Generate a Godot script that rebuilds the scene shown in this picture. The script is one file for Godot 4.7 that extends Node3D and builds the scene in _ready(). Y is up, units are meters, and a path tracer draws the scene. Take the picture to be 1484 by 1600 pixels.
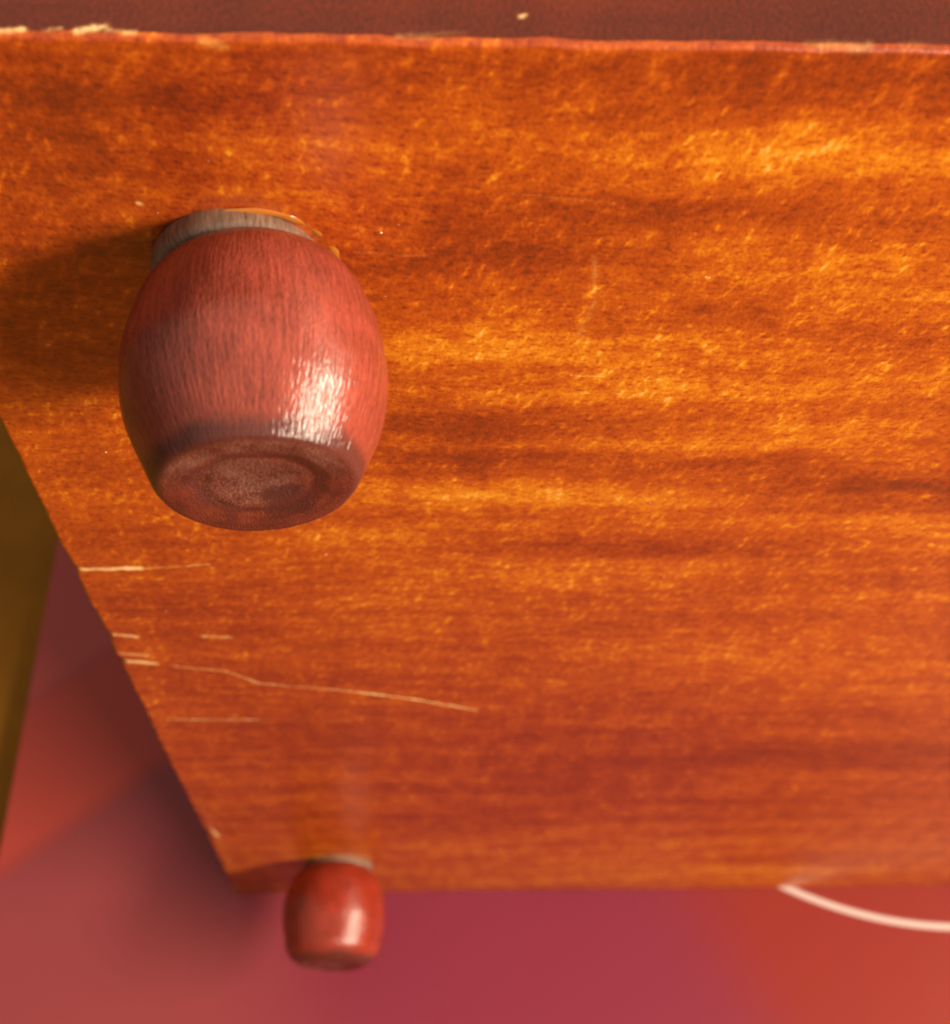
extends Node3D

const MM := 0.001
const BOX_W := 232.0      # board width, x
const BOX_H := 212.7      # board height, y
const EDGE := -0.9          # left edge of the front board
const BOARD := 10.0       # board thickness
const TEX_X0 := -12.0     # millimetres of the unrolled front board that the wood texture covers
const TEX_W := 152.0
const TEX_Y0 := -2.0
const TEX_H := 228.0
const N := 2048

var rng := RandomNumberGenerator.new()


func _ready() -> void:
	rng.seed = 4711
	# ---- camera -------------------------------------------------------------
	var cam := Camera3D.new()
	cam.name = "camera"
	add_child(cam)
	var lens := CameraAttributesPhysical.new()
	lens.frustum_focal_length = 33.69
	lens.frustum_near = 0.005
	lens.frustum_far = 20.0
	lens.frustum_focus_distance = 0.106
	lens.exposure_aperture = 34.0
	cam.attributes = lens
	cam.fov = 39.2
	cam.near = 0.005
	cam.far = 20.0
	cam.transform = Transform3D(Basis(Vector3.UP, -0.0903) * Basis(Vector3.RIGHT, -1.0942) * Basis(Vector3.BACK, 0.0806), Vector3(32.576, 272.03, 60.0) * MM)
	cam.current = true
	# ---- sky, sun, exposure ---------------------------------------------------
	var sky_mat := ProceduralSkyMaterial.new()
	sky_mat.sky_top_color = Color(0.88, 0.83, 0.76)
	sky_mat.sky_horizon_color = Color(0.38, 0.36, 0.33)
	sky_mat.sky_curve = 0.6
	sky_mat.ground_bottom_color = Color(0.16, 0.13, 0.10)
	sky_mat.ground_horizon_color = Color(0.36, 0.33, 0.30)
	var sky := Sky.new()
	sky.sky_material = sky_mat
	var env := Environment.new()
	env.background_mode = Environment.BG_SKY
	env.sky = sky
	env.background_energy_multiplier = 0.5
	env.tonemap_mode = Environment.TONE_MAPPER_LINEAR
	env.tonemap_exposure = 1.8
	env.sdfgi_enabled = true
	env.ssao_enabled = true
	env.ssil_enabled = true
	var we := WorldEnvironment.new()
	we.name = "world_environment"
	we.environment = env
	add_child(we)
	# a low, wide window to the right gives the only strong light
	var key := AreaLight3D.new()
	key.name = "window_light"
	key.area_size = Vector2(0.64, 0.10)
	key.area_range = 6.0
	key.area_attenuation = 2.0
	key.light_energy = 0.66
	key.light_color = Color(1.0, 0.93, 0.82)
	key.shadow_enabled = true
	add_child(key)
	var aim := Vector3(30, 140, 0) * MM
	var low := deg_to_rad(31.0)
	var round_ := deg_to_rad(21.0)
	key.look_at_from_position(aim + 0.56 * Vector3(cos(round_) * cos(low), sin(low), sin(round_) * cos(low)), aim, Vector3.UP)
	# ---- surface and things ---------------------------------------------------
	build_table()
	build_book()
	build_box()


# ============================================================ helpers
func named(parent: Node, called: String, mesh: Mesh, mat: Material) -> MeshInstance3D:
	var o := MeshInstance3D.new()
	o.name = called
	o.mesh = mesh
	if mat:
		o.material_override = mat
	parent.add_child(o, true)
	return o


func tag(o: Node, label: String, category: String) -> void:
	o.set_meta("label", label)
	o.set_meta("category", category)


# rows of points (each row runs along u, rows follow v; du x dv points outwards) as one smooth sheet
func sheet(rows: Array, uv: Callable, closed: bool) -> ArrayMesh:
	var nv := rows.size()
	var nu: int = rows[0].size()
	var pos := PackedVector3Array()
	var nor := PackedVector3Array()
	var tex := PackedVector2Array()
	var idx := PackedInt32Array()
	for i in nv:
		var row: PackedVector3Array = rows[i]
		var up: PackedVector3Array = rows[mini(i + 1, nv - 1)]
		var dn: PackedVector3Array = rows[maxi(i - 1, 0)]
		for j in nu:
			var ja := j - 1
			var jb := j + 1
			if closed:
				ja = nu - 2 if j == 0 else ja
				jb = 1 if j == nu - 1 else jb
			else:
				ja = maxi(ja, 0)
				jb = mini(jb, nu - 1)
			var du := row[jb] - row[ja]
			if du.length() < 1e-9:
				du = (up[jb] - up[ja]) + (dn[jb] - dn[ja])
			var n := du.cross(up[j] - dn[j]).normalized()
			pos.append(row[j])
			nor.append(n)
			tex.append(uv.call(i, j))
	for i in nv - 1:
		for j in nu - 1:
			var a := i * nu + j
			idx.append_array(PackedInt32Array([a, a + nu, a + 1, a + 1, a + nu, a + nu + 1]))
	var arr := []
	arr.resize(Mesh.ARRAY_MAX)
	arr[Mesh.ARRAY_VERTEX] = pos
	arr[Mesh.ARRAY_NORMAL] = nor
	arr[Mesh.ARRAY_TEX_UV] = tex
	arr[Mesh.ARRAY_INDEX] = idx
	var m := ArrayMesh.new()
	m.add_surface_from_arrays(Mesh.PRIMITIVE_TRIANGLES, arr)
	return m


# a block with rounded upper and vertical edges; size in millimetres, base centre at the origin
func rounded_block(w: float, h: float, d: float, r: float) -> ArrayMesh:
	var rows := []
	var outline := func(inset: float, y: float) -> PackedVector3Array:
		var p := PackedVector3Array()
		var rr := maxf(r - inset, 0.01)
		for c in 4:
			var cx := (w / 2 - r) * (1 if c in [0, 3] else -1)
			var cz := (d / 2 - r) * (1 if c in [0, 1] else -1)
			for k in 7:
				var a := (c + k / 6.0) * PI / 2
				p.append(Vector3(cx + rr * cos(a), y, cz + rr * sin(a)) * MM)
		p.append(p[0])
		p.reverse()
		return p
	var centre := PackedVector3Array()
	centre.resize(29)
	centre.fill(Vector3.ZERO)
	rows.append(centre)
	rows.append(outline.call(0.0, 0.0))
	rows.append(outline.call(0.0, 0.02))
	rows.append(outline.call(0.0, h - r))
	for k in 6:
		var a := (k + 1) / 6.0 * PI / 2
		rows.append(outline.call(r * (1 - cos(a)), h - r + r * sin(a)))
	rows.append(outline.call(r + 0.02, h))
	var top := PackedVector3Array()
	top.resize(29)
	top.fill(Vector3(0, h * MM, 0))
	rows.append(top)
	return sheet(rows, func(i, j): return Vector2(rows[i][j].x, rows[i][j].z) / MM, true)


func noise(seed_: int, freq: float, octaves := 3, type := FastNoiseLite.TYPE_SIMPLEX_SMOOTH, fractal := FastNoiseLite.FRACTAL_FBM) -> FastNoiseLite:
	var n := FastNoiseLite.new()
	n.seed = seed_
	n.noise_type = type
	n.frequency = freq
	n.fractal_type = fractal
	n.fractal_octaves = octaves
	return n


# noise drawn on w x h pixels, then stretched to W x H
func layer(n: FastNoiseLite, w: int, h: int, W: int, H: int) -> PackedByteArray:
	var im := n.get_image(w, h, false, false, true)
	im.convert(Image.FORMAT_L8)
	if w != W or h != H:
		im.resize(W, H, Image.INTERPOLATE_CUBIC)
	return im.get_data()


func srgb8(v: float) -> int:
	v = clampf(v, 0.0, 1.0)
	return int(255.0 * (12.92 * v if v < 0.0031308 else 1.055 * pow(v, 1 / 2.4) - 0.055) + 0.5)


func picture(W: int, H: int, data: PackedByteArray) -> ImageTexture:
	return ImageTexture.create_from_image(Image.create_from_data(W, H, false, Image.FORMAT_RGB8, data))


func grey(W: int, H: int, data: PackedByteArray) -> ImageTexture:
	return ImageTexture.create_from_image(Image.create_from_data(W, H, false, Image.FORMAT_L8, data))


# ============================================================ table and book
func build_table() -> void:
	var m := StandardMaterial3D.new()
	m.resource_name = "olive_brown_table"
	var t := NoiseTexture2D.new()
	t.width = 512
	t.height = 512
	t.seamless = true
	t.noise = noise(3, 0.012, 4)
	var g := Gradient.new()
	g.set_color(0, Color(0.50, 0.32, 0.08))
	g.set_color(1, Color(0.57, 0.37, 0.10))
	t.color_ramp = g
	m.albedo_texture = t
	m.uv1_triplanar = true
	m.uv1_world_triplanar = true
	m.uv1_scale = Vector3(9, 9, 9)
	m.roughness = 0.8
	m.metallic_specular = 0.25
	var o := named(self, "table_top", rounded_block(1300, 28, 950, 3), m)
	o.position = Vector3(60, -33.1, -60) * MM
	o.set_meta("kind", "structure")
	o.set_meta("label", "plain olive brown table top under the booklet")


const BOOK_X0 := -44.5
const BOOK_W := 330.0
const BOOK_D := 240.0

func build_book() -> void:
	var book := Node3D.new()
	book.name = "booklet"
	add_child(book)
	book.position = Vector3(BOOK_X0 + BOOK_W / 2 + 1.0, -5.0, -40.0) * MM
	book.rotation.y = deg_to_rad(-3.2)
	tag(book, "glossy red and mauve booklet with a thin pale curved line, under the wooden box", "booklet")
	# printed cover: colour bands, the left ones lightened against shade, and a thin pale ring, laid out in the booklet's own millimetres
	var W := 1400
	var H := 1020
	var data := PackedByteArray()
	data.resize(W * H * 3)
	var wob := layer(noise(11, 0.006, 2), 350, 255, W, H)
	var turn := Transform2D(0, Vector2.ZERO)
	var c := cos(deg_to_rad(-3.2))
	var s := sin(deg_to_rad(-3.2))
	var mauve := Vector3(0.225, 0.037, 0.042)
	var plum := Vector3(0.175, 0.022, 0.043)
	var red := Vector3(0.205, 0.023, 0.017)
	var pale := Vector3(0.50, 0.39, 0.37)
	for j in H:
		for i in W:
			var lx := (float(i) / W - 0.5) * BOOK_W
			var lz := (float(j) / H - 0.5) * BOOK_D
			var x := c * lx + s * lz + BOOK_X0 + BOOK_W / 2 + 1.0
			var z := -s * lx + c * lz - 40.0
			var w := (wob[j * W + i] / 255.0 - 0.5)
			# slanting red stripe on the left
			var a := z + 0.73 * x
			var stripe := smoothstep(-73.0, -66.0, a) * (1.0 - smoothstep(-41.0, -34.0, a))
			# red field to the right of a slanting edge
			var b := x - 0.45 * z - 84.0 + 6.0 * w
			var field := smoothstep(-12.0, 12.0, b)
			var col := mauve.lerp(plum, smoothstep(-10.0, 30.0, x) ).lerp(red, maxf(stripe * 0.9, field)).lerp(Vector3(0.37, 0.047, 0.034), stripe * 0.85).lerp(Vector3(0.36, 0.058, 0.052), 1.0 - smoothstep(-73.0, -66.0, a))  # stripe and far-left band coloured lighter to offset the shade of the box
			col *= 1.0 + 0.10 * w
			var r := Vector2(x - 136.0, z + 69.0).length()
			var ring := 1.0 - smoothstep(0.4, 0.85, absf(r - 76.6))
			col = col.lerp(pale, ring)
			var k := (j * W + i) * 3
			data[k] = srgb8(col.x)
			data[k + 1] = srgb8(col.y)
			data[k + 2] = srgb8(col.z)
	var m := StandardMaterial3D.new()
	m.resource_name = "printed_cover"
	m.albedo_texture = picture(W, H, data)
	m.roughness = 0.32
	m.metallic_specular = 0.32
	m.uv1_scale = Vector3(1 / BOOK_W, 1 / BOOK_D, 1)
	m.uv1_offset = Vector3(0.5, 0.5, 0)
	named(book, "cover", rounded_block(BOOK_W, 1.2, BOOK_D, 0.5), m).position = Vector3(0, 3.8, 0) * MM
	var paper := StandardMaterial3D.new()
	paper.resource_name = "paper"
	paper.albedo_color = Color(0.8, 0.72, 0.66)
	paper.roughness = 0.9
	named(book, "pages", rounded_block(BOOK_W - 3, 3.2, BOOK_D - 3, 0.2), paper).position = Vector3(0, 0.55, 0) * MM
	named(book, "back_cover", rounded_block(BOOK_W, 0.5, BOOK_D, 0.2), m)


# ============================================================ the wooden box
func build_box() -> void:
	var box := Node3D.new()
	box.name = "wooden_box"
	add_child(box)
	tag(box, "varnished orange brown wooden box with round turned knobs, standing on the red booklet", "wooden box")
	var wood := wood_material()
	build_front(box, wood)
	# boards behind the front one
	var side := StandardMaterial3D.new()
	side.resource_name = "stained_side_wood"
	side.albedo_texture = plain_wood()
	side.uv1_triplanar = true
	side.uv1_scale = Vector3(8, 8, 8)
	side.roughness = 0.4
	for k in 4:
		var b: Array = [["top_board", BOX_W - 3, 9.0, 96.0, BOX_W / 2, BOX_H - 10.8], ["bottom_board", BOX_W - 3, 9.0, 96.0, BOX_W / 2, 1.2], ["side_board", 9.0, BOX_H - 21.6, 96.0, 6.2, 10.5], ["side_board", 9.0, BOX_H - 21.6, 96.0, BOX_W - 6.2, 10.5]][k]
		named(box, b[0], rounded_block(b[1], b[2], b[3], 0.8), side).position = Vector3(b[4], b[5], -BOARD - 0.1 - 48.0) * MM
	named(box, "back_board", rounded_block(BOX_W, BOX_H, BOARD, 0.8), side).position = Vector3(BOX_W / 2, 0, -BOARD * 1.5 - 96.3) * MM
	# knobs
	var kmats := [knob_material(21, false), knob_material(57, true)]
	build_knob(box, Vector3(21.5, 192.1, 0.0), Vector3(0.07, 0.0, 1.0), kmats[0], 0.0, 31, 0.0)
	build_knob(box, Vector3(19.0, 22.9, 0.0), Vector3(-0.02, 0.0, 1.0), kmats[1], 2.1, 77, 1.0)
	build_dust(box)


# lint and specks of dust lying on the front board and round the upper knob
func build_dust(box: Node3D) -> void:
	var st := SurfaceTool.new()
	st.begin(Mesh.PRIMITIVE_TRIANGLES)
	var ball := SphereMesh.new()
	ball.radius = 0.5
	ball.height = 1.0
	ball.radial_segments = 6
	ball.rings = 3
	for k in 20:
		var p := Vector3(rng.randf_range(2, 85), rng.randf_range(110, 211), 0.05)
		if k % 4 == 0:
			var a := rng.randf_range(-0.4, 2.6)
			p = Vector3(21.0 + rng.randf_range(6.4, 12.0) * cos(a), 192.3 + rng.randf_range(6.4, 12.0) * sin(a), 0.05)
		var size := rng.randf_range(0.04, 0.09) if k % 9 else 0.14
		st.append_from(ball, 0, Transform3D(Basis.from_scale(Vector3(size * rng.randf_range(0.7, 1.6), size, size * 0.7)), p).scaled(Vector3.ONE * MM))
	var m := StandardMaterial3D.new()
	m.resource_name = "pale_lint"
	m.albedo_color = Color(0.86, 0.80, 0.70)
	m.roughness = 0.6
	named(box, "dust", st.commit(), m).set_meta("kind", "stuff")


# notches bitten out of the left edge: [height, half length, depth]
const NOTCHES := [[143.3, 1.2, 0.5], [118.5, 1.4, 0.6], [126.0, 2.2, 0.4], [98.0, 1.2, 0.35], [44.0, 1.6, 0.5], [186.0, 3.0, 0.25]]

func build_front(box: Node3D, wood: Material) -> void:
	var r := 0.45
	var us := []   # arc length across, each with its x and its depth
	for k in 5:
		us.append([EDGE - r * PI / 2 - (4 - k) * (BOARD - r) / 4.0, EDGE, -r - (4 - k) * (BOARD - r) / 4.0])
	for k in range(1, 8):
		var a := k / 8.0 * PI / 2
		us.append([EDGE - r * PI / 2 + r * a, EDGE + r - r * cos(a), r * sin(a) - r])
	var nx := 150
	for k in nx + 1:
		var x := EDGE + r + (BOX_W - EDGE - 2 * r) * k / nx
		us.append([x - r, x, 0.0])
	for k in range(1, 9):
		var a := k / 8.0 * PI / 2
		us.append([BOX_W - 2 * r + r * a, BOX_W - r + r * sin(a), r * cos(a) - r])
	us.append([BOX_W + 6, BOX_W, -BOARD])
	var vs := []
	vs.append([-8.0, 0.0, -BOARD])
	for k in 8:
		var a := k / 8.0 * PI / 2
		vs.append([r * a - r * PI / 2 + r, r - r * cos(a), r * sin(a) - r])
	var ny := 190
	for k in ny + 1:
		var y := r + (BOX_H - 2 * r) * k / ny
		vs.append([y, y, 0.0])
	for k in range(1, 9):
		var a := k / 8.0 * PI / 2
		vs.append([BOX_H - r + r * a, BOX_H - r + r * sin(a), r * cos(a) - r])
	for k in range(1, 5):
		vs.append([BOX_H - r + r * PI / 2 + k * (BOARD - r) / 4.0, BOX_H, -r - k * (BOARD - r) / 4.0])
	var wear := noise(5, 0.11, 3)
	var broad := noise(6, 0.012, 2)
	var rows := []
	for v in vs:
		var row := PackedVector3Array()
		for u in us:
			var z: float = maxf(u[2] + v[2], -BOARD)
			var x: float = u[1]
			var y: float = v[1]
			# worn arrises: the rounded edge wanders a little
			var near_x := clampf(1.0 - absf(x - EDGE - 0.3) / 1.6, 0.0, 1.0)
			var near_y := clampf(1.0 - (BOX_H - y) / 1.6, 0.0, 1.0)
			x += near_x * (0.10 + 0.22 * wear.get_noise_2d(y * 2.0, 40.0))
			for nt in NOTCHES:
				x += near_x * nt[2] * maxf(0.0, 1.0 - absf(y - nt[0]) / nt[1])
			y -= near_y * (0.10 + 0.28 * wear.get_noise_2d(x * 2.0, 90.0))
			if z > -0.5:
				z += 0.16 * broad.get_noise_2d(x, y)
			row.append(Vector3(x, y, z) * MM)
		rows.append(row)
	var m := sheet(rows, func(i, j): return Vector2((us[j][0] - TEX_X0) / TEX_W, 1.0 - (vs[i][0] - TEX_Y0) / TEX_H), false)
	named(box, "front_board", m, wood)


func plain_wood() -> ImageTexture:
	var W := 512
	var a := layer(noise(71, 0.02, 4), 64, 512, W, W)
	var b := layer(noise(72, 0.05, 3), 200, 512, W, W)
	var data := PackedByteArray()
	data.resize(W * W * 3)
	for k in W * W:
		var g := 0.6 + 0.5 * (a[k] / 255.0 - 0.5) + 0.4 * (b[k] / 255.0 - 0.5)
		data[k * 3] = srgb8(0.30 * g)
		data[k * 3 + 1] = srgb8(0.062 * g)
		data[k * 3 + 2] = srgb8(0.016 * g)
	return picture(W, W, data)


# figure of the wood, in millimetres on the front board: [x, y, half width, half height, lighter (+) or darker (-)]
const FIGURE := [
	[52.0, 204.5, 16.0, 2.6, 0.20], [66.0, 201.5, 14.0, 2.0, 0.12], [62.0, 193.0, 14.0, 3.2, 0.20], [72.0, 187.5, 9.0, 3.0, 0.16],
	[36.0, 195.0, 11.0, 4.5, -0.24], [47.0, 198.5, 11.0, 1.6, -0.14], [53.0, 187.0, 7.0, 1.6, -0.14], [70.0, 184.0, 10.0, 1.2, -0.13],
	[40.0, 182.5, 14.0, 2.4, 0.16], [58.0, 178.0, 20.0, 4.5, 0.17], [38.0, 175.5, 8.0, 1.4, 0.10],
	[37.0, 172.0, 8.0, 2.6, -0.22], [38.0, 166.0, 9.0, 3.0, -0.20], [52.0, 168.5, 16.0, 1.6, 0.07], [62.0, 168.0, 12.0, 4.0, 0.13],
	[74.0, 160.5, 11.0, 2.8, -0.26], [60.0, 165.0, 9.0, 1.3, -0.16], [88.0, 159.0, 9.0, 3.0, -0.2], [80.0, 166.5, 12.0, 1.6, 0.06],
	[52.0, 158.0, 14.0, 3.2, 0.16], [78.0, 153.0, 12.0, 2.0, 0.15], [38.0, 158.0, 12.0, 3.0, 0.10],
	[47.0, 149.5, 15.0, 2.6, -0.15], [60.0, 147.0, 10.0, 1.5, -0.12], [27.0, 150.0, 8.0, 3.0, 0.14], [20.0, 158.0, 12.0, 3.0, 0.08],
	[40.0, 142.0, 22.0, 4.0, 0.12], [85.0, 136.0, 16.0, 2.6, 0.12], [80.0, 143.0, 14.0, 3.5, -0.03], [30.0, 128.0, 24.0, 4.0, 0.02],
	[80.0, 122.0, 26.0, 5.0, 0.08], [62.0, 129.5, 16.0, 1.6, -0.06], [92.0, 110.0, 14.0, 4.0, 0.08], [70.0, 101.0, 22.0, 3.0, -0.06],
	[55.0, 93.0, 34.0, 5.0, -0.08], [60.0, 80.0, 50.0, 7.0, -0.15], [105.0, 82.0, 24.0, 5.5, -0.10], [50.0, 66.0, 44.0, 7.0, -0.10], [90.0, 60.0, 34.0, 8.0, -0.08], [30.0, 50.0, 30.0, 8.0, -0.08],
	[60.0, 52.0, 60.0, 6.0, -0.05], [60.0, 30.0, 60.0, 9.0, 0.06], [80.0, 12.0, 60.0, 8.0, 0.13], [8.0, 130.0, 12.0, 16.0, -0.08], [14.0, 100.0, 14.0, 10.0, -0.08], [20.0, 90.0, 14.0, 6.0, -0.08], [15.0, 66.0, 16.0, 8.0, 0.0],
	[8.0, 203.0, 14.0, 6.0, -0.15], [14.0, 209.0, 16.0, 3.0, -0.12], [8.0, 184.0, 12.0, 14.0, -0.10], [8.0, 163.0, 9.0, 6.0, -0.03], [24.0, 203.0, 8.0, 2.5, 0.10],
	[44.0, 210.0, 26.0, 2.4, -0.13], [66.0, 210.5, 20.0, 2.2, -0.10], [70.0, 203.0, 12.0, 3.0, 0.10], [8.0, 207.0, 12.0, 6.0, -0.06], [70.0, 86.0, 80.0, 16.0, -0.05], [14.0, 118.0, 14.0, 24.0, -0.05],
]

func wood_material() -> StandardMaterial3D:
	# coarse map of the figure
	var FW := 256
	var FH := 512
	var fig := PackedByteArray()
	fig.resize(FW * FH)
	var edge := noise(40, 0.06, 3)
	for j in FH:
		for i in FW:
			var x := TEX_X0 + TEX_W * i / FW
			var y := TEX_Y0 + TEX_H * (1.0 - float(j) / FH)
			y += 1.6 * edge.get_noise_2d(x * 0.7, y * 2.0)
			var f := 0.0
			for b in FIGURE:
				var dy: float = (y - b[1]) / b[3]
				if absf(dy) < 2.6:
					var dx: float = (x - b[0]) / b[2]
					f += b[4] * (1.3 if b[4] > 0.0 else 1.0) * exp(-dx * dx - dy * dy)
			fig[j * FW + i] = clampi(int(128 + 230 * f), 0, 255)
	var fim := Image.create_from_data(FW, FH, false, Image.FORMAT_L8, fig)
	fim.resize(N, N, Image.INTERPOLATE_CUBIC)
	fig = fim.get_data()
	var broad := layer(noise(41, 0.03, 3), 90, 1200, N, N)
	var streak := layer(noise(42, 0.045, 3), 200, N, N, N)
	var fibre := layer(noise(43, 0.20, 3), 760, N, N, N)
	var mottle := layer(noise(44, 0.085, 5), N, 1150, N, N)
	var clump := layer(noise(47, 0.016, 3), N, 1200, N, N)
	var curl := layer(noise(48, 0.075, 3), 560, N, N, N)
	var grain := layer(noise(45, 0.30, 2), 1500, 1400, N, N)
	var warp := layer(noise(46, 0.012, 2), 256, 256, N, N)
	# colours from dark to gold, linear
	var stops := [[0.0, Vector3(0.150, 0.019, 0.004)], [0.25, Vector3(0.28, 0.036, 0.004)], [0.5, Vector3(0.44, 0.078, 0.005)], [0.7, Vector3(0.60, 0.172, 0.006)], [0.86, Vector3(0.71, 0.285, 0.018)], [1.0, Vector3(0.82, 0.41, 0.12)]]
	var lut := PackedByteArray()
	lut.resize(256 * 3)
	for k in 256:
		var g := k / 255.0
		var col := Vector3.ZERO
		for q in stops.size() - 1:
			if g >= stops[q][0]:
				col = (stops[q][1] as Vector3).lerp(stops[q + 1][1], clampf((g - stops[q][0]) / (stops[q + 1][0] - stops[q][0]), 0, 1))
		lut[k * 3] = srgb8(col.x)
		lut[k * 3 + 1] = srgb8(col.y)
		lut[k * 3 + 2] = srgb8(col.z)
	var data := PackedByteArray()
	data.resize(N * N * 3)
	var high := PackedByteArray()
	high.resize(N * N)
	var mask := N - 1
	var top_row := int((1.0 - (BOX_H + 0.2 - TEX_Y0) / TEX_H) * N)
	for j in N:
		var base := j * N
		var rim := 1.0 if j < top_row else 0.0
		var slant := (j * 12) / 16
		for i in N:
			var k := base + i
			var wj := clampi(j + ((warp[k] - 128) >> 3), 0, mask) * N + i
			var ml: int = mottle[base + ((i + slant + (warp[k] >> 2)) & mask)]
			# short bright flecks across the grain, thicker in some patches than in others
			var m1: int = (ml + mottle[((j + 700) & mask) * N + ((i + (slant >> 2)) & mask)] >> 1) - 128
			var m2: int = maxi(m1 - 10, 0) * clump[k] * curl[wj] * 9 >> 18
			var g: int = 109 + ((fig[k] - 128) * 9 >> 3) + ((broad[wj] - 128) >> 2) + ((streak[wj] - 128) >> 3) + ((curl[wj] - 128) >> 2) + ((clump[k] - 128) * 3 >> 4) + ((fibre[wj] - 128) * 3 >> 4) + ((grain[k] - 128) >> 3) - maxi(84 - fibre[wj], 0) + (m1 >> 2) + m2
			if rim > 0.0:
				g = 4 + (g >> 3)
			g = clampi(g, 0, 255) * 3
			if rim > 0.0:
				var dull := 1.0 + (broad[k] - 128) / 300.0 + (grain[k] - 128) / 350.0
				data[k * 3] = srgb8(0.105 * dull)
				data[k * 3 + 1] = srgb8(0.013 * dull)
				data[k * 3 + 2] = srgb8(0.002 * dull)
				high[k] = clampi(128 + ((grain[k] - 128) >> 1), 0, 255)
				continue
			var k3 := k * 3
			data[k3] = lut[g]
			data[k3 + 1] = lut[g + 1]
			data[k3 + 2] = lut[g + 2]
			high[k] = clampi(128 + ((fibre[wj] - 128) >> 1) + ((grain[k] - 128) >> 1) + (m2 >> 2), 0, 255)
	mark_wear(data, high)
	var m := StandardMaterial3D.new()
	m.resource_name = "varnished_wood"
	m.albedo_texture = picture(N, N, data)
	m.heightmap_enabled = true
	m.heightmap_texture = grey(N, N, high)
	m.heightmap_scale = 0.005
	m.roughness = 0.36
	m.clearcoat_enabled = true
	m.clearcoat = 0.2
	m.clearcoat_roughness = 0.27
	return m


# scratches through the varnish, scuffs and chipped edges: [x0, y0, x1, y1, half width, strength], millimetres
const SCRATCHES := [
	[-1.3, 143.3, 5.4, 143.3, 0.55, 0.85], [5.4, 143.3, 12.1, 144.1, 0.30, 0.35], [-1.3, 118.6, 2.9, 117.7, 0.55, 1.1], [-1.2, 120.8, 2.4, 120.2, 0.35, 0.45],
	[4.2, 117.0, 10.5, 114.9, 0.28, 0.42], [10.5, 114.9, 13.8, 111.0, 0.30, 0.5], [13.8, 111.0, 25.7, 107.8, 0.28, 0.7], [25.7, 107.8, 33.0, 105.0, 0.34, 1.3], [33.0, 105.0, 39.8, 101.6, 0.30, 0.85],
	[0.9, 98.2, 12.5, 98.0, 0.34, 0.5], [12.5, 98.0, 24.0, 97.6, 0.25, 0.22], [9.0, 125.8, 12.2, 125.4, 0.6, 0.4], [-1.2, 126.5, 2.0, 125.8, 0.5, 0.4], [-0.3, 45.5, 0.5, 41.0, 0.6, 0.5],
	[44.3, 193.4, 44.9, 188.0, 0.42, 0.10], [44.9, 188.0, 44.1, 183.8, 0.5, 0.11], [52.3, 191.2, 52.6, 191.0, 0.14, 0.9], [14.3, 198.5, 14.6, 198.3, 0.30, 0.6],
	[44.0, 178.5, 46.0, 178.3, 0.08, 0.4], [28.0, 193.6, 33.0, 193.3, 0.07, 0.13], [50.0, 178.3, 57.0, 177.9, 0.07, 0.1], [38.0, 199.9, 45.0, 199.0, 0.08, 0.1],
	[9.0, 212.9, 10.6, 213.0, 0.25, 0.6], [11.6, 213.0, 12.6, 213.1, 0.2, 0.35], [13.2, 213.0, 15.0, 213.3, 0.34, 0.75], [15.0, 213.2, 16.6, 213.1, 0.25, 0.5], [20.0, 212.6, 21.8, 212.0, 0.5, 0.13],
	[31.0, 213.0, 35.0, 213.1, 0.3, 0.15], [54.0, 212.9, 58.0, 212.9, 0.5, 0.12], [59.5, 212.9, 61.5, 213.0, 0.4, 0.1], [38.0, 214.6, 38.4, 214.7, 0.22, 0.9], [0.2, 20.0, 0.2, 60.0, 0.3, 0.12],
]

func mark_wear(data: PackedByteArray, high: PackedByteArray) -> void:
	var px := N / TEX_W
	var py := N / TEX_H
	for s in SCRATCHES:
		var a := Vector2(s[0], s[1])
		var b := Vector2(s[2], s[3])
		var steps := int((b - a).length() * 16.0) + 2
		var drift := 0.0
		var press := 0.8
		for k in steps:
			press = clampf(press + rng.randf_range(-0.12, 0.12), 0.4, 1.3)
			drift = clampf(drift + rng.randf_range(-0.04, 0.04), -0.2, 0.2)
			var p := a.lerp(b, k / float(steps - 1)) + Vector2(0, drift)
			var half: float = s[4] * rng.randf_range(0.5, 1.3)
			var amount: float = s[5] * press * rng.randf_range(0.2, 1.2)
			var ci := int((p.x - TEX_X0) * px)
			var cj := int((1.0 - (p.y - TEX_Y0) / TEX_H) * N)
			var rj := maxi(1, int(half * py))
			var ri := maxi(1, int(half * px * 0.8))
			for dj in range(-rj, rj + 1):
				for di in range(-ri, ri + 1):
					var i := ci + di
					var j := cj + dj
					if i < 0 or j < 0 or i >= N or j >= N:
						continue
					var t := amount * (1.0 - Vector2(di / (ri + 0.7), dj / (rj + 0.7)).length()) * rng.randf_range(0.2, 1.2)
					if t <= 0.0:
						continue
					var q := (j * N + i)
					var f := minf(t * 1.2, 1.0)
					data[q * 3] = int(lerpf(data[q * 3], 248, f))
					data[q * 3 + 1] = int(lerpf(data[q * 3 + 1], 212, f))
					data[q * 3 + 2] = int(lerpf(data[q * 3 + 2], 150, f))
					high[q] = int(lerpf(high[q], 60, f))


# ============================================================ knobs
# [distance from the board, radius] of the turned barrel, base to tip
const BARREL := [[0.9, 5.3], [1.3, 5.95], [1.9, 6.6], [2.8, 7.25], [4.0, 7.85], [5.5, 8.32], [7.2, 8.62], [8.8, 8.72], [10.3, 8.62], [11.8, 8.36], [13.1, 7.96], [14.3, 7.44], [15.3, 6.98], [16.0, 6.66], [16.38, 6.42], [16.58, 6.1], [16.62, 5.6], [16.56, 4.6], [16.36, 3.6], [16.44, 3.0], [16.36, 2.0], [16.3, 1.0], [16.28, 0.001]]

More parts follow.
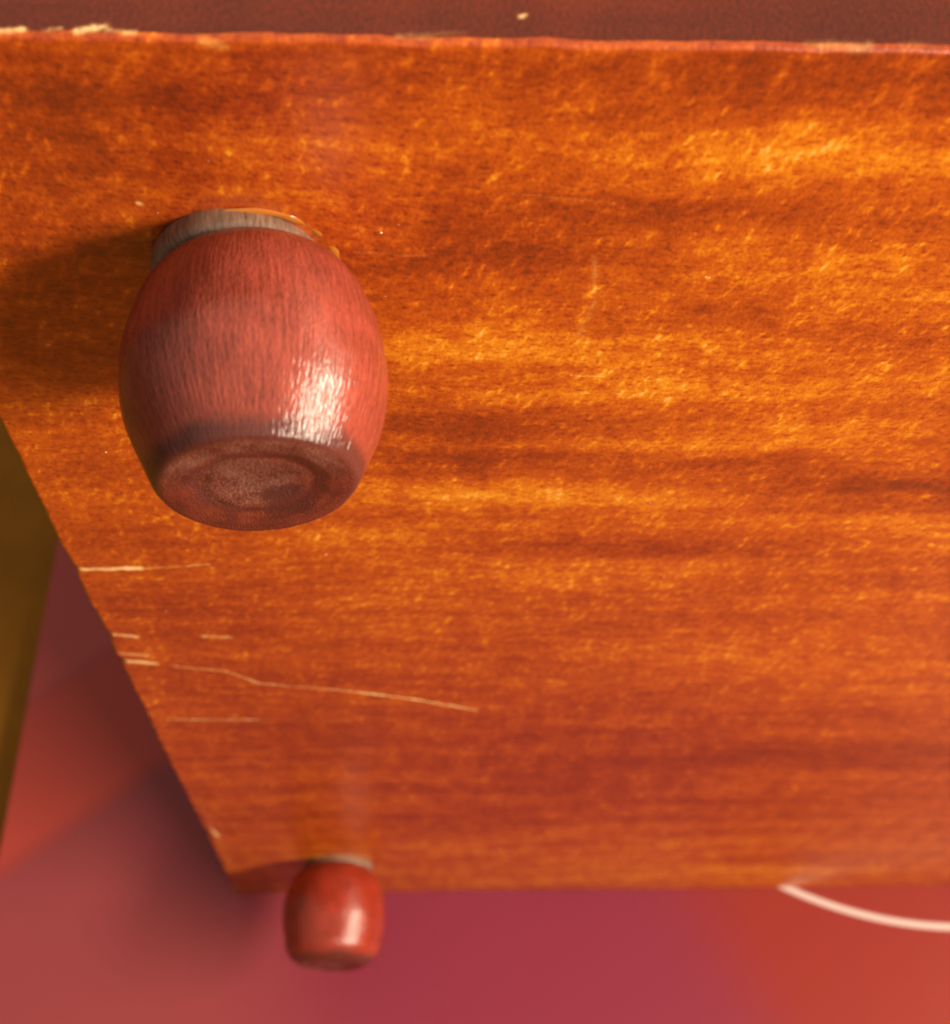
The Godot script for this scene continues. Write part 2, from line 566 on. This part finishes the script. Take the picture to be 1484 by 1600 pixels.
func build_knob(box: Node3D, at: Vector3, axis: Vector3, mats: Array, spin: float, seed_: int, full: float) -> void:
	var knob := Node3D.new()
	knob.name = "knob"
	box.add_child(knob, true)
	knob.position = at * MM
	var z := axis.normalized()
	var y := Vector3.UP
	var x := y.cross(z).normalized()
	knob.basis = Basis(x, z.cross(x), z) * Basis(Vector3.BACK, spin)
	# smooth the profile
	var prof := []
	for k in BARREL.size() - 1:
		var p0: Array = BARREL[maxi(k - 1, 0)]
		var p1: Array = BARREL[k]
		var p2: Array = BARREL[k + 1]
		var p3: Array = BARREL[mini(k + 2, BARREL.size() - 1)]
		for q in 5:
			var t := q / 5.0
			prof.append(Vector2(cubic_interpolate(p1[0], p2[0], p0[0], p3[0], t), maxf(cubic_interpolate(p1[1], p2[1], p0[1], p3[1], t), 0.001)))
	prof.append(Vector2(16.28, 0.001))
	var length := [0.0]
	for k in range(1, prof.size()):
		length.append(length[k - 1] + (prof[k] - prof[k - 1]).length())
	var total: float = length[-1]
	var lump := noise(seed_, 0.09, 3)
	var rows := []
	var nu := 128
	for p in prof:
		var row := PackedVector3Array()
		for j in nu + 1:
			var a := TAU * (j % nu) / nu
			var d := Vector3(cos(a), sin(a), 0)
			var r: float = p.y * 0.985 + full * (0.5 * exp(-pow((p.x - 14.3) / 1.4, 2.0)) - 0.55 * smoothstep(15.6, 16.5, p.x) * minf(p.y / 5.0, 1.0))
			r *= 1.0 + 0.03 * lump.get_noise_3d(d.x * 6, d.y * 6, p.x)
			row.append((d * r + Vector3(0, 0, p.x * 1.035 + 0.12 * lump.get_noise_3d(d.x * r, d.y * r, 60))) * MM)
		rows.append(row)
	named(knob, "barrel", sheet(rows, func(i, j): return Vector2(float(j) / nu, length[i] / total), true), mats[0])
	# collar at the foot of the barrel
	rows = []
	for p in [[-0.3, 5.75], [0.5, 5.85], [0.9, 5.82], [1.2, 5.7], [1.4, 5.5], [1.5, 5.2], [1.5, 4.5]]:
		var row := PackedVector3Array()
		for j in nu + 1:
			var a := TAU * (j % nu) / nu
			var d := Vector3(cos(a), sin(a), 0)
			row.append((d * p[1] * (1.0 + 0.012 * lump.get_noise_3d(d.x * 8, d.y * 8, 33)) + Vector3(-0.95, 0.15, p[0])) * MM)
		rows.append(row)
	named(knob, "collar", sheet(rows, func(i, j): return Vector2(6.0 * j / nu, i / 6.0), true), mats[1])
	# squeezed-out bead of amber glue along the foot of the collar
	rows = []
	for k in 9:
		var row := PackedVector3Array()
		for j in nu + 1:
			var a := TAU * (j % nu) / nu
			var d := Vector3(cos(a), sin(a), 0)
			var here := smoothstep(0.1, 0.6, d.dot(Vector3(0.55, 0.83, 0)))
			var thick := 0.04 + here * (0.24 + 0.6 * maxf(0.0, lump.get_noise_3d(d.x * 14, d.y * 14, 7)))
			var b := PI * k / 8.0
			row.append((d * (5.75 + thick * cos(b)) + Vector3(0, 0, thick * sin(b) * 0.8 - 0.02)) * MM)
		rows.append(row)
	named(knob, "glue_bead", sheet(rows, func(i, j): return Vector2(float(j) / nu, i / 8.0), true), mats[2])


func knob_material(seed_: int, redder: bool) -> Array:
	var W := 1024
	var H := 512
	var fine := layer(noise(seed_, 0.15, 3), W, 40, W, H)
	var grain := layer(noise(seed_ + 1, 0.30, 2), W, 120, W, H)
	var patch := layer(noise(seed_ + 2, 0.02, 3), 512, 256, W, H)
	var speck := layer(noise(seed_ + 3, 0.16, 2), W, H, W, H)
	var data := PackedByteArray()
	data.resize(W * H * 3)
	var high := PackedByteArray()
	high.resize(W * H)
	var stain := Vector3(0.215, 0.038, 0.023) if not redder else Vector3(0.235, 0.024, 0.011)
	var burnt := Vector3(0.055, 0.016, 0.013)
	var worn_and_glint := Vector3(0.19, 0.092, 0.070)  # grey of the rubbed middle and of the painted rim highlight
	var total := 0.0
	for k in range(1, BARREL.size()):
		total += Vector2(BARREL[k][0] - BARREL[k - 1][0], BARREL[k][1] - BARREL[k - 1][1]).length()
	for j in H:
		var v := float(j) / H * total          # millimetres along the profile
		# the side runs to about 17.6 mm, the end face from about 18.6 mm on
		for i in W:
			var k := j * W + i
			var f := fine[k] / 255.0 - 0.5
			var g := grain[k] / 255.0 - 0.5
			var p := patch[k] / 255.0 - 0.5
			var sp := speck[k] / 255.0 - 0.5
			var col := stain * (1.0 + 0.7 * f + 0.6 * g + 0.35 * p)
			var rim := smoothstep(total - 8.3, total - 6.9, v + 0.9 * p + 0.9 * f)
			col = col.lerp(burnt, rim * 0.82)
			var face := smoothstep(total - 6.35, total - 5.9, v)
			if face > 0.0:
				var rad := total - v
				var ang := TAU * i / W
				var q := (256 + int(rad * 34.0 * sin(ang))) * W + 512 + int(rad * 34.0 * cos(ang))
				p = patch[q] / 255.0 - 0.5
				sp = speck[q] / 255.0 - 0.5
				var rings := sin(rad * 8.0 + 4.0 * p + 1.5 * sp)
				var fx := rad * cos(ang)
				var fy := rad * sin(ang)
				var fc := stain * 0.52 * (1.0 + 0.10 * rings + 0.7 * p + 0.9 * sp)
				# rubbed grey in the middle, a pale highlight painted along the upper rim, a scorched patch beside it
				var rub_and_glint := smoothstep(4.2, 2.6, Vector2(fx + 0.6, fy - 0.2).length() + 2.2 * p)
				rub_and_glint = maxf(rub_and_glint, 0.9 * smoothstep(1.3, 0.4, absf(rad - 5.3)) * smoothstep(0.0, 3.0, fy))
				fc = fc.lerp(worn_and_glint * (1.0 + 1.3 * sp), rub_and_glint * clampf(0.22 + 2.4 * sp + 1.2 * p, 0.0, 0.9))
				var scorch := smoothstep(2.4, 1.2, Vector2((fx - 2.0) * 0.8, fy + 2.2).length() + 2.5 * p)
				scorch = maxf(scorch, 0.7 * smoothstep(0.5, 0.15, absf(rad - 3.9 + 1.6 * p)))
				fc = fc.lerp(Vector3(0.06, 0.012, 0.013), scorch * 0.75)
				col = col.lerp(fc, face)
			data[k * 3] = srgb8(col.x)
			data[k * 3 + 1] = srgb8(col.y)
			data[k * 3 + 2] = srgb8(col.z)
			var h := 0.5 + (0.55 * f + 0.6 * g) * (1.0 - face) + (2.2 * sp + 0.08 * sin((total - v) * 7.0)) * face
			high[k] = clampi(int(255 * h), 0, 255)
	var m := StandardMaterial3D.new()
	m.resource_name = "stained_knob_wood"
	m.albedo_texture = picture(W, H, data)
	m.heightmap_enabled = true
	m.heightmap_texture = grey(W, H, high)
	m.heightmap_scale = 0.005
	m.roughness = 0.26 if not redder else 0.25
	var c := StandardMaterial3D.new()
	c.resource_name = "grey_lacquered_collar"
	var cd := PackedByteArray()
	cd.resize(256 * 32 * 3)
	for k in 256 * 32:
		var q := 1.0 + 1.5 * (grain[(k % 256) + (k / 256) * W] / 255.0 - 0.5) + 0.8 * (patch[(k % 256) * 4 + (k / 256) * W] / 255.0 - 0.5)
		cd[k * 3] = srgb8(0.18 * q)
		cd[k * 3 + 1] = srgb8(0.10 * q)
		cd[k * 3 + 2] = srgb8(0.066 * q)
	c.albedo_texture = picture(256, 32, cd)
	c.heightmap_enabled = true
	c.heightmap_texture = m.heightmap_texture
	c.heightmap_scale = 0.004
	c.roughness = 0.33
	var gl := StandardMaterial3D.new()
	gl.resource_name = "amber_glue"
	gl.albedo_color = Color(0.62, 0.36, 0.12)
	gl.roughness = 0.15
	return [m, c, gl]
